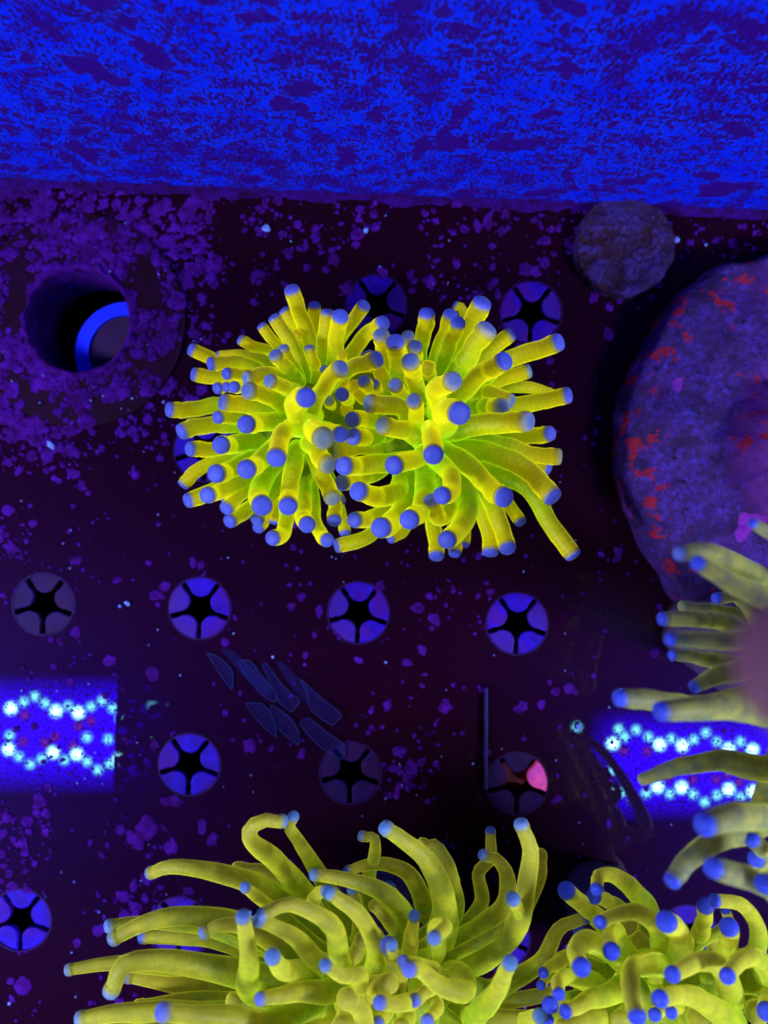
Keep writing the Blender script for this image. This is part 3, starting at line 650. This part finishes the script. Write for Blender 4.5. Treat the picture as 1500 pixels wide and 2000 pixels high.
A = [
 ([(560,700,40),(480,450,50),(350,375,55),(230,370,58),(123,403,60)],110,46,'d'), ([(230,470,50),(265,320,60),(262,225,66),(203,213,66)],84,46,'c'), ([(640,800,70),(650,550,90),(560,350,100),(450,250,104),(338,173,107)],150,68,'c'),
 ([(720,650,60),(690,420,70),(620,275,74),(540,262,74)],96,64,'y'), ([(760,720,30),(870,580,36),(850,420,44),(915,340,48),(918,192,50)],90,46,'d'), ([(690,830,55),(900,700,70),(1000,580,78),(1005,420,84),(945,335,86),(883,325,87)],130,54,'c'),
 ([(700,950,70),(900,880,85),(1060,720,95),(1120,480,102),(1145,300,106),(1096,157,108)],150,66,'c'), ([(1060,680,96),(1048,568,116)],64,62,'c'), ([(1020,760,30),(1110,620,35),(1190,450,40),(1200,325,44)],96,64,'y'),
 ([(600,880,90),(605,735,112),(660,720,122),(605,780,132)],110,64,'c'), ([(450,880,85),(470,770,95),(488,666,103)],104,54,'c'), ([(365,980,100),(365,890,110),(362,828,118)],86,52,'c'),
 ([(640,960,80),(760,1000,96),(770,1090,108),(640,1060,114),(540,970,118),(465,962,124)],118,70,'s'), ([(600,960,98),(520,930,108),(433,915,114)],70,54,'s'), ([(780,1240,74),(860,1190,90),(950,1090,106),(1025,928,124)],130,70,'c'),
 ([(660,1000,92),(495,1132,112)],84,58,'s'), ([(520,1080,88),(440,1150,112),(303,1150,122)],120,62,'s'), ([(610,1150,94),(563,1250,110)],90,60,'s'), ([(340,1180,98),(283,1265,114)],90,60,'s'),
 ([(420,800,78),(330,670,88),(268,608,92)],100,56,'y'), ([(440,640,38),(350,505,44)],60,50,'d'), ([(900,1090,46),(1000,1040,50),(1200,920,60),(1300,740,66),(1440,672,70)],130,54,'d'), ([(700,1130,38),(900,1150,42),(1100,1130,44),(1270,1095,45)],100,66,'y'),
 ([(650,1230,44),(900,1235,48),(1200,1235,50)],110,70,'y'), ([(560,850,48),(640,640,56),(700,470,60)],110,70,'y'), ([(300,900,60),(260,780,66)],110,90,'y'),
 ([(200,1120,96),(240,1060,110),(330,1040,116)],120,90,'y'), ([(100,1160,98),(130,1220,112)],130,100,'y'), ([(440,1200,90),(420,1290,102)],120,90,'y'), ([(680,1100,60),(560,1010,70),(520,940,74)],110,80,'y'),
 ([(60,940,90),(150,880,100),(200,800,104)],110,80,'y'), ([(220,1290,110),(180,1180,120),(120,1130,124)],130,100,'y')]
grow(low, 4, A, C3, M['flesh2'], M['tip2'], 4, bulb=1.12, slim=1.1, cap=1.7, taper=1.7)
blob('oral_disc', C3 + Vector((0, -0.006, 0.002)), 0.026, 0.024, 0.018, M['flesh2'], low, 0.3, 110, 11)
stalk(low, Vector((C3.x, C3.y, 0)), 0.016, C3 + Vector((0, -0.004, -0.010)), 0.022, 5)

# ---- coral at the bottom right corner
C5 = P(1275, 1945, 0.072)
cor = empty('torch_coral', (C5.x, C5.y, 0)); tag(cor, 'yellow green torch coral with dark blue tips in the bottom right corner', 'coral')
A = [
 ([(560,760,60),(440,640,72),(320,540,84)],116,90,'k'), ([(640,650,58),(540,590,66),(480,570,74)],84,74,'k'), ([(800,660,70),(690,520,85),(590,450,95),(510,452,101),(497,527,106)],126,66,'k'),
 ([(880,950,70),(860,760,90),(740,670,102),(600,680,108),(520,722,114)],126,66,'k'), ([(640,860,80),(600,780,98),(570,830,114),(582,892,126)],124,86,'k'), ([(580,900,88),(450,830,106),(375,890,118),(405,985,130)],142,92,'k'),
 ([(340,930,80),(250,970,90),(185,1017,98)],108,54,'k'), ([(240,1040,74),(170,1090,82)],60,46,'k'), ([(500,1080,78),(350,1040,96),(278,1070,108),(272,1140,117)],126,64,'k'),
 ([(970,960,82),(985,810,106),(908,718,125)],150,102,'k'), ([(1060,850,58),(1120,740,72),(1133,630,84)],104,80,'k'), ([(1400,920,58),(1440,760,78),(1350,620,88),(1193,597,95)],110,66,'k'),
 ([(1230,960,76),(1270,840,100),(1272,752,116)],112,94,'k'), ([(1265,740,66),(1250,648,74)],66,52,'k'), ([(1270,1190,92),(1230,1000,115),(1090,955,124),(943,1027,136)],150,82,'k'),
 ([(1480,1040,92),(1430,930,112),(1330,950,121),(1263,1037,131)],136,80,'k'), ([(850,970,92),(720,980,120),(690,1100,132),(730,1268,140)],150,88,'k'), ([(1300,1310,92),(1100,1180,118),(980,1150,127),(870,1170,138)],150,88,'k'),
 ([(320,1180,76),(223,1207,94)],90,80,'k'), ([(640,1110,88),(450,1180,105),(318,1245,113)],150,74,'k'), ([(890,1190,98),(838,1264,114)],80,66,'k'), ([(970,1190,98),(934,1252,116)],74,62,'k'),
 ([(1080,1020,66),(1003,1077,80)],80,70,'k'), ([(80,1300,76),(160,1272,94)],100,72,'c'), ([(240,1320,76),(203,1300,92)],84,72,'k'), ([(1500,1120,88),(1490,1245,108)],110,92,'k'), ([(450,880,52),(392,777,62)],70,58,'d'),
 ([(560,980,60),(640,900,66),(760,840,70)],150,110,'y'), ([(720,900,56),(700,780,62)],130,110,'y'), ([(1180,980,56),(1180,820,60)],100,80,'y'), ([(560,1250,86),(440,1300,96),(300,1350,100)],140,110,'y'),
 ([(980,1240,80),(1100,1290,92),(1200,1330,96)],150,120,'y'), ([(1400,1180,80),(1440,1260,92)],150,120,'y'), ([(700,1240,84),(640,1300,94)],140,110,'y'), ([(840,1060,84),(830,920,104)],110,40,'y')]
grow(cor, 5, A, C5, M['flesh2'], M['tip2'], 5, bulb=1.08, slim=1.06, cap=1.35, taper=1.6)
blob('oral_disc', C5 + Vector((0, -0.004, 0.0)), 0.022, 0.020, 0.014, M['flesh2'], cor, 0.3, 120, 21)
stalk(cor, Vector((C5.x, C5.y, 0)), 0.014, C5 + Vector((0, -0.002, -0.008)), 0.018, 8)

# ---- coral close to the lens at the right edge
C6 = P(1600, 1345, 0.118)
rc = empty('torch_coral', (C6.x, C6.y, 0)); tag(rc, 'out of focus pale olive torch coral reaching in from the right edge', 'coral')
A = [
 ([(1100,400,130),(850,250,150),(720,200,155),(610,213,158)],130,78,'s'), ([(1150,500,150),(900,380,165),(780,310,170),(700,268,173)],196,78,'k'), ([(920,460,108),(795,440,112)],70,58,'k'), ([(1150,180,150),(980,60,156)],110,54,'k'),
 ([(850,580,120),(680,555,130),(525,548,132)],110,72,'k'), ([(900,540,104),(720,500,108),(620,485,110)],84,58,'y'), ([(1100,640,150),(800,660,165),(650,655,168),(560,655,171)],176,66,'k'), ([(850,780,108),(680,750,117),(570,735,120)],100,54,'k'),
 ([(1000,800,120),(800,840,130),(685,892,132)],140,70,'k'), ([(700,1000,130),(520,980,145),(308,955,150)],140,92,'k'), ([(1100,1010,140),(800,1000,160),(520,1022,166)],210,100,'k'), ([(1100,1310,118),(800,1280,126),(600,1310,130),(415,1372,130)],150,64,'y'),
 ([(1150,1570,140),(900,1560,165),(745,1602,171)],186,124,'k'), ([(1000,1600,118),(800,1680,140),(650,1780,148),(572,1884,150)],170,92,'k'), ([(1150,1900,140),(950,1880,160),(786,1833,166)],150,106,'k'), ([(1150,1970,158),(1040,1920,166)],120,100,'k'),
 ([(1100,1780,118),(972,1686,134)],110,80,'k'), ([(1100,1790,112),(995,1785,126)],100,84,'k')]
grow(rc, 6, A, C6, M['flesh3'], M['tip3'], 6, cap=1.5, taper=1.6)
fb = tentacle(rc, [C6, P(1640, 1340, 0.18), P(1625, 1320, 0.24), P(1600, 1300, 0.282)], 0.012, 0.0058, 'y', M['brownveil'], M['tip3'], 77); fb.name = 'veil_lobe'  # added column near the lens, shaped to give a soft pink-brown veil
stalk(rc, Vector((C6.x + 0.012, C6.y, 0)), 0.016, C6 + Vector((0.004, 0, 0.02)), 0.018, 12)

# ------------------------------------------------------------------ encrusted stones
def stone_disc(name, cx, cy, rx, ry, top, mat, mound, seed, label, amp=1.0):
    k = (H - top) / F; cpos = P(cx, cy, top); root_loc = Vector((cpos.x, cpos.y, 0))
    nr, na = 46, 150; V, U, Fc = [], [], []
    for j in range(nr + 1):
        u = j / nr
        for i in range(na):
            a = i * math.tau / na; ca, sa = math.cos(a), math.sin(a)
            e = 1 + amp * 0.05 * noise.noise((ca * 1.6, sa * 1.6, seed)) + amp * 0.030 * noise.noise((ca * 5, sa * 5, seed)) + amp * 0.014 * noise.noise((ca * 16, sa * 16, seed))
            if u <= 0.86:
                rr = u / 0.86 * 0.965; z = top
            else:
                q = (u - 0.86) / 0.14; rr = 0.965 + 0.035 * math.sin(q * math.pi * 0.62); z = top * (1 - q ** 1.5)
            x, y = rx * k * rr * e * ca, ry * k * rr * e * sa
            w_ = 1.0 if u <= 0.86 else max(0, 1 - (u - 0.86) / 0.14)
            z += w_ * amp * (0.0022 * noise.noise((x * 45, y * 45, seed)) + 0.0015 * noise.noise((x * 160, y * 160, seed)) + 0.0008 * noise.noise((x * 500, y * 500, seed)))
            for (mx, my, mr, mh) in mound:
                d = math.hypot(x - mx, y - my) / mr * (1 + 0.12 * noise.noise((x * 120, y * 120, 3)))
                if d < 1: z += mh * (1 - d ** 4) * w_
            V.append((x, y, max(z, 0.0003 if u < 1 else 0.0001))); U.append((min(1.0, rr), a / math.tau))
    for j in range(nr):
        for i in range(na):
            i2 = (i + 1) % na; Fc.append((j * na + i, j * na + i2, (j + 1) * na + i2, (j + 1) * na + i))
    Fc = [f for f in Fc if f[0] >= na] + [(0, na + i, na + (i + 1) % na) for i in range(na)]
    o = mesh_obj(name, V, Fc, mat, None, U); o.location = root_loc
    return tag(o, label, 'stone')
stone_disc('stone_plate', 1590, 880, 378, 402, 0.016, M['plate'], [(-0.004, -0.002, 0.030, 0.018)], 1.7, 'big round encrusted stone plate with red patches at the right edge')
stone_disc('stone_disc', 1222, 478, 99, 98, 0.006, M['stone'], [], 5.1, 'small rough brown stone disc at the foot of the blue wall', 1.1)

# ------------------------------------------------------------------ thin strips added for scratch marks and reflections; loose acrylic strip
film = empty('mark_strips', P(540, 1370)); tag(film, 'thin strips standing in for scratches and reflections on the rack between the plug holes', 'film')
SP = [[(315,580),(390,610),(450,670),(468,720),(460,795),(400,720),(350,640)], [(500,640),(565,625),(640,720),(720,820),(712,868),(640,830),(560,740)],
      [(640,655),(665,645),(740,750),(800,810),(860,860),(810,925),(740,870),(690,760)], [(865,735),(980,840),(1105,940),(1050,1000),(980,960),(915,900),(905,820)],
      [(540,880),(640,880),(700,960),(720,1075),(620,985)], [(690,885),(800,960),(850,1040),(850,1120),(760,1050),(700,980)], [(860,1000),(910,960),(1010,1040),(1110,1110),(1110,1205),(980,1130)],
      [(400,560),(470,570),(640,720),(700,800),(650,820),(500,680)], [(720,640),(760,640),(905,790),(905,890),(800,780)]]
for i, sp in enumerate(SP):
    loc = film.location; pts = [P(300 + u / 3, 1080 + v / 3) - loc for u, v in sp]
    m_ = len(pts); sm = []
    for k in range(m_):      # soften the cut outline
        p0, p1, p2, p3 = pts[k - 1], pts[k], pts[(k + 1) % m_], pts[(k + 2) % m_]
        for t in (0.0, 0.25, 0.5, 0.75):
            cr_ = 0.5 * ((2 * p1) + (p2 - p0) * t + (2 * p0 - 5 * p1 + 4 * p2 - p3) * t * t + (3 * p1 - p0 - 3 * p2 + p3) * t ** 3)
            sm.append(cr_.lerp(p1.lerp(p2, t), 0.5))
    pts = sm
    z = 0.0006 + 0.0004 * (i % 4)
    st = bm_obj('strip', extrude_poly(pts, z, z + 0.0002), M['film'], film)
    if i < 7:
        V, Fc = [], []
        n = len(pts); r = 0.00010
        for k in range(n):
            a, b2 = pts[k], pts[(k + 1) % n]; d = (b2 - a).normalized(); nn = Vector((-d.y, d.x, 0)) * r; base = len(V)
            for q in (a, b2):
                for off in (nn, -nn):
                    for zz in (z + 0.0001, z + 0.0005): V.append((q.x + off.x, q.y + off.y, zz))
            Fc += [(base + 1, base + 3, base + 7, base + 5), (base, base + 1, base + 5, base + 4), (base + 2, base + 6, base + 7, base + 3)]
        mesh_obj('edge', V, Fc, M['edge'], st, None, False)
b = extrude_poly([P(945, 1340), P(951, 1340), P(951, 1538), P(944, 1538)], 0.0012, 0.0030, 0.0003)
tag(bm_obj('acrylic_strip', b, M['strip']), 'thin upright sliver of blue acrylic beside the plug hole with the pink tab', 'strip')
b = extrude_poly([P(985, 1500), P(1030, 1498), P(1040, 1525), P(1020, 1550), P(985, 1545)], -0.009, -0.007)
tag(bm_obj('algae_tuft', b, M['red']), 'dark red algae under the plug hole with the pink tab', 'algae')

# ------------------------------------------------------------------ coralline algae spots and pale specks on the rack
def density(x, y):
    d = math.hypot(x - 155, y - 627); v = 0.045
    if 108 < d < 330: v = max(v, 1.0 - (d - 108) / 330 * (1.5 if x > 155 and y > 560 else 1.1))
    if y < 560 and x < 420: v = max(v, 0.7)
    if y < 450: v = max(v, 0.5 - 0.25 * x / 1500)
    if 440 <= y < 600: v = max(v, 0.30 - 0.16 * x / 1500)
    if x < 60 and 980 < y < 1100: v = max(v, 0.4)
    if x < 110 and 1560 < y < 1760: v = max(v, 0.45)
    if 200 < x < 420 and 1590 < y < 1830: v = max(v, 0.28)
    if 720 < x < 860 and 1420 < y < 1570: v = max(v, 0.30)
    if 560 < x < 760 and 1060 < y < 1320: v = max(v, 0.16)
    if 830 < x < 960 and 1150 < y < 1320: v = max(v, 0.2)
    if x < 200 and 1090 < y < 1300: v = max(v, 0.15)
    return v
rn = random.Random(11); V, Fc, SV, SF = [], [], [], []
def add_spot(px, py, r, V, Fc, h=0.0004, el=None):
    c_ = P(px, py); n = 18; zb = 0.0013 if math.hypot(px - HOLE[0], py - HOLE[1]) < 206 else 0.0; a0 = rn.uniform(0, math.tau); e = el or rn.uniform(0.6, 1.0); sd = rn.uniform(0, 99); b0 = len(V)
    V.append((c_.x, c_.y, zb + h * rn.uniform(0.7, 1.3)))
    for (f, hh) in ((0.45, h * 0.8), (0.93, h), (1.0, 0.00002)):
        for k in range(n):
            a = k * math.tau / n; q = r * PX * f * (1 + 0.42 * noise.noise((math.cos(a) * 1.5, math.sin(a) * 1.5, sd)) + 0.22 * noise.noise((math.cos(a) * 4, math.sin(a) * 4, sd)))
            x, y = q * math.cos(a), q * e * math.sin(a)
            V.append((c_.x + x * math.cos(a0) - y * math.sin(a0), c_.y + x * math.sin(a0) + y * math.cos(a0), zb + hh))
    for k in range(n):
        k2 = (k + 1) % n; Fc.append((b0, b0 + 1 + k, b0 + 1 + k2))
        for j in range(2):
            o0 = b0 + 1 + j * n; Fc.append((o0 + k, o0 + n + k, o0 + n + k2, o0 + k2))
def clear(px, py, r):
    if math.hypot(px - HOLE[0], py - HOLE[1]) < HOLE[2] + r * 0.6: return False
    for (x, y, k) in INSERTS:
        if math.hypot(px - x, py - y) < 57 + r * (0.1 if k == 2 else 0.45): return False
    return True
cnt = 0
while cnt < 3300:
    x, y = rn.uniform(-40, 1540), rn.uniform(365, 2040)
    if y < 352 + x * 0.043 + 10: continue
    dv = density(x, y)
    if noise.noise((x * 0.012, y * 0.012, 4)) < -0.28 + (0.25 if dv < 0.3 else 0): continue
    if rn.random() > dv: continue
    r = min(17, max(1.6, rn.lognormvariate(1.45, 0.6))) * (1.15 if dv > 0.5 else 0.85)
    if not clear(x, y, r): continue
    add_spot(x, y, r, V, Fc, rn.uniform(0.00010, 0.00028)); cnt += 1
for (x, y, r) in [(870,1380,14),(285,1618,24),(268,1640,18),(335,1655,14),(240,1750,16),(200,1670,9),(262,1730,13),(290,1715,14),(193,1817,14),(245,1790,16),(265,1785,12),(46,1925,17),(24,1950,8),(345,1565,16),(325,1565,13),
        (700,1290,9),(940,1345,8),(570,1185,8),(440,1255,9),(378,1098,11),(392,1104,9),(322,1145,11),(1112,1345,12),(1085,1350,10),(935,1085,8),(1048,1560,5),(505,535,14),(520,450,10),(300,1315,16),(215,1290,12),(980,450,9),(960,480,8),(1065,470,11),(1160,580,15),(1190,600,9)]:
    add_spot(x, y, r, V, Fc, 0.00025)
sp = mesh_obj('coralline_algae', V, Fc, M['spot']); sp['kind'] = 'stuff'; tag(sp, 'purple coralline algae spots crusting the black rack', 'algae'); sp.location.z = 0.00025
for i in range(170):
    x, y = rn.uniform(0, 1500), rn.uniform(420, 1990)
    if clear(x, y, 6): add_spot(x, y, rn.choice([1.2, 1.5, 1.5, 2, 2, 3]), SV, SF, 0.0006)
for (x, y, r) in [(102,870,9),(520,448,8),(138,542,6),(250,1178,6),(1128,1418,6),(1320,470,6),(715,452,5),(92,580,6),(490,1780,4)]:
    if clear(x, y, 1): add_spot(x, y, r, SV, SF, 0.0012)
ss = mesh_obj('pale_specks', SV, SF, M['speck']); ss['kind'] = 'stuff'; tag(ss, 'tiny pale specks scattered over the black rack', 'specks'); ss.location.z = 0.0005
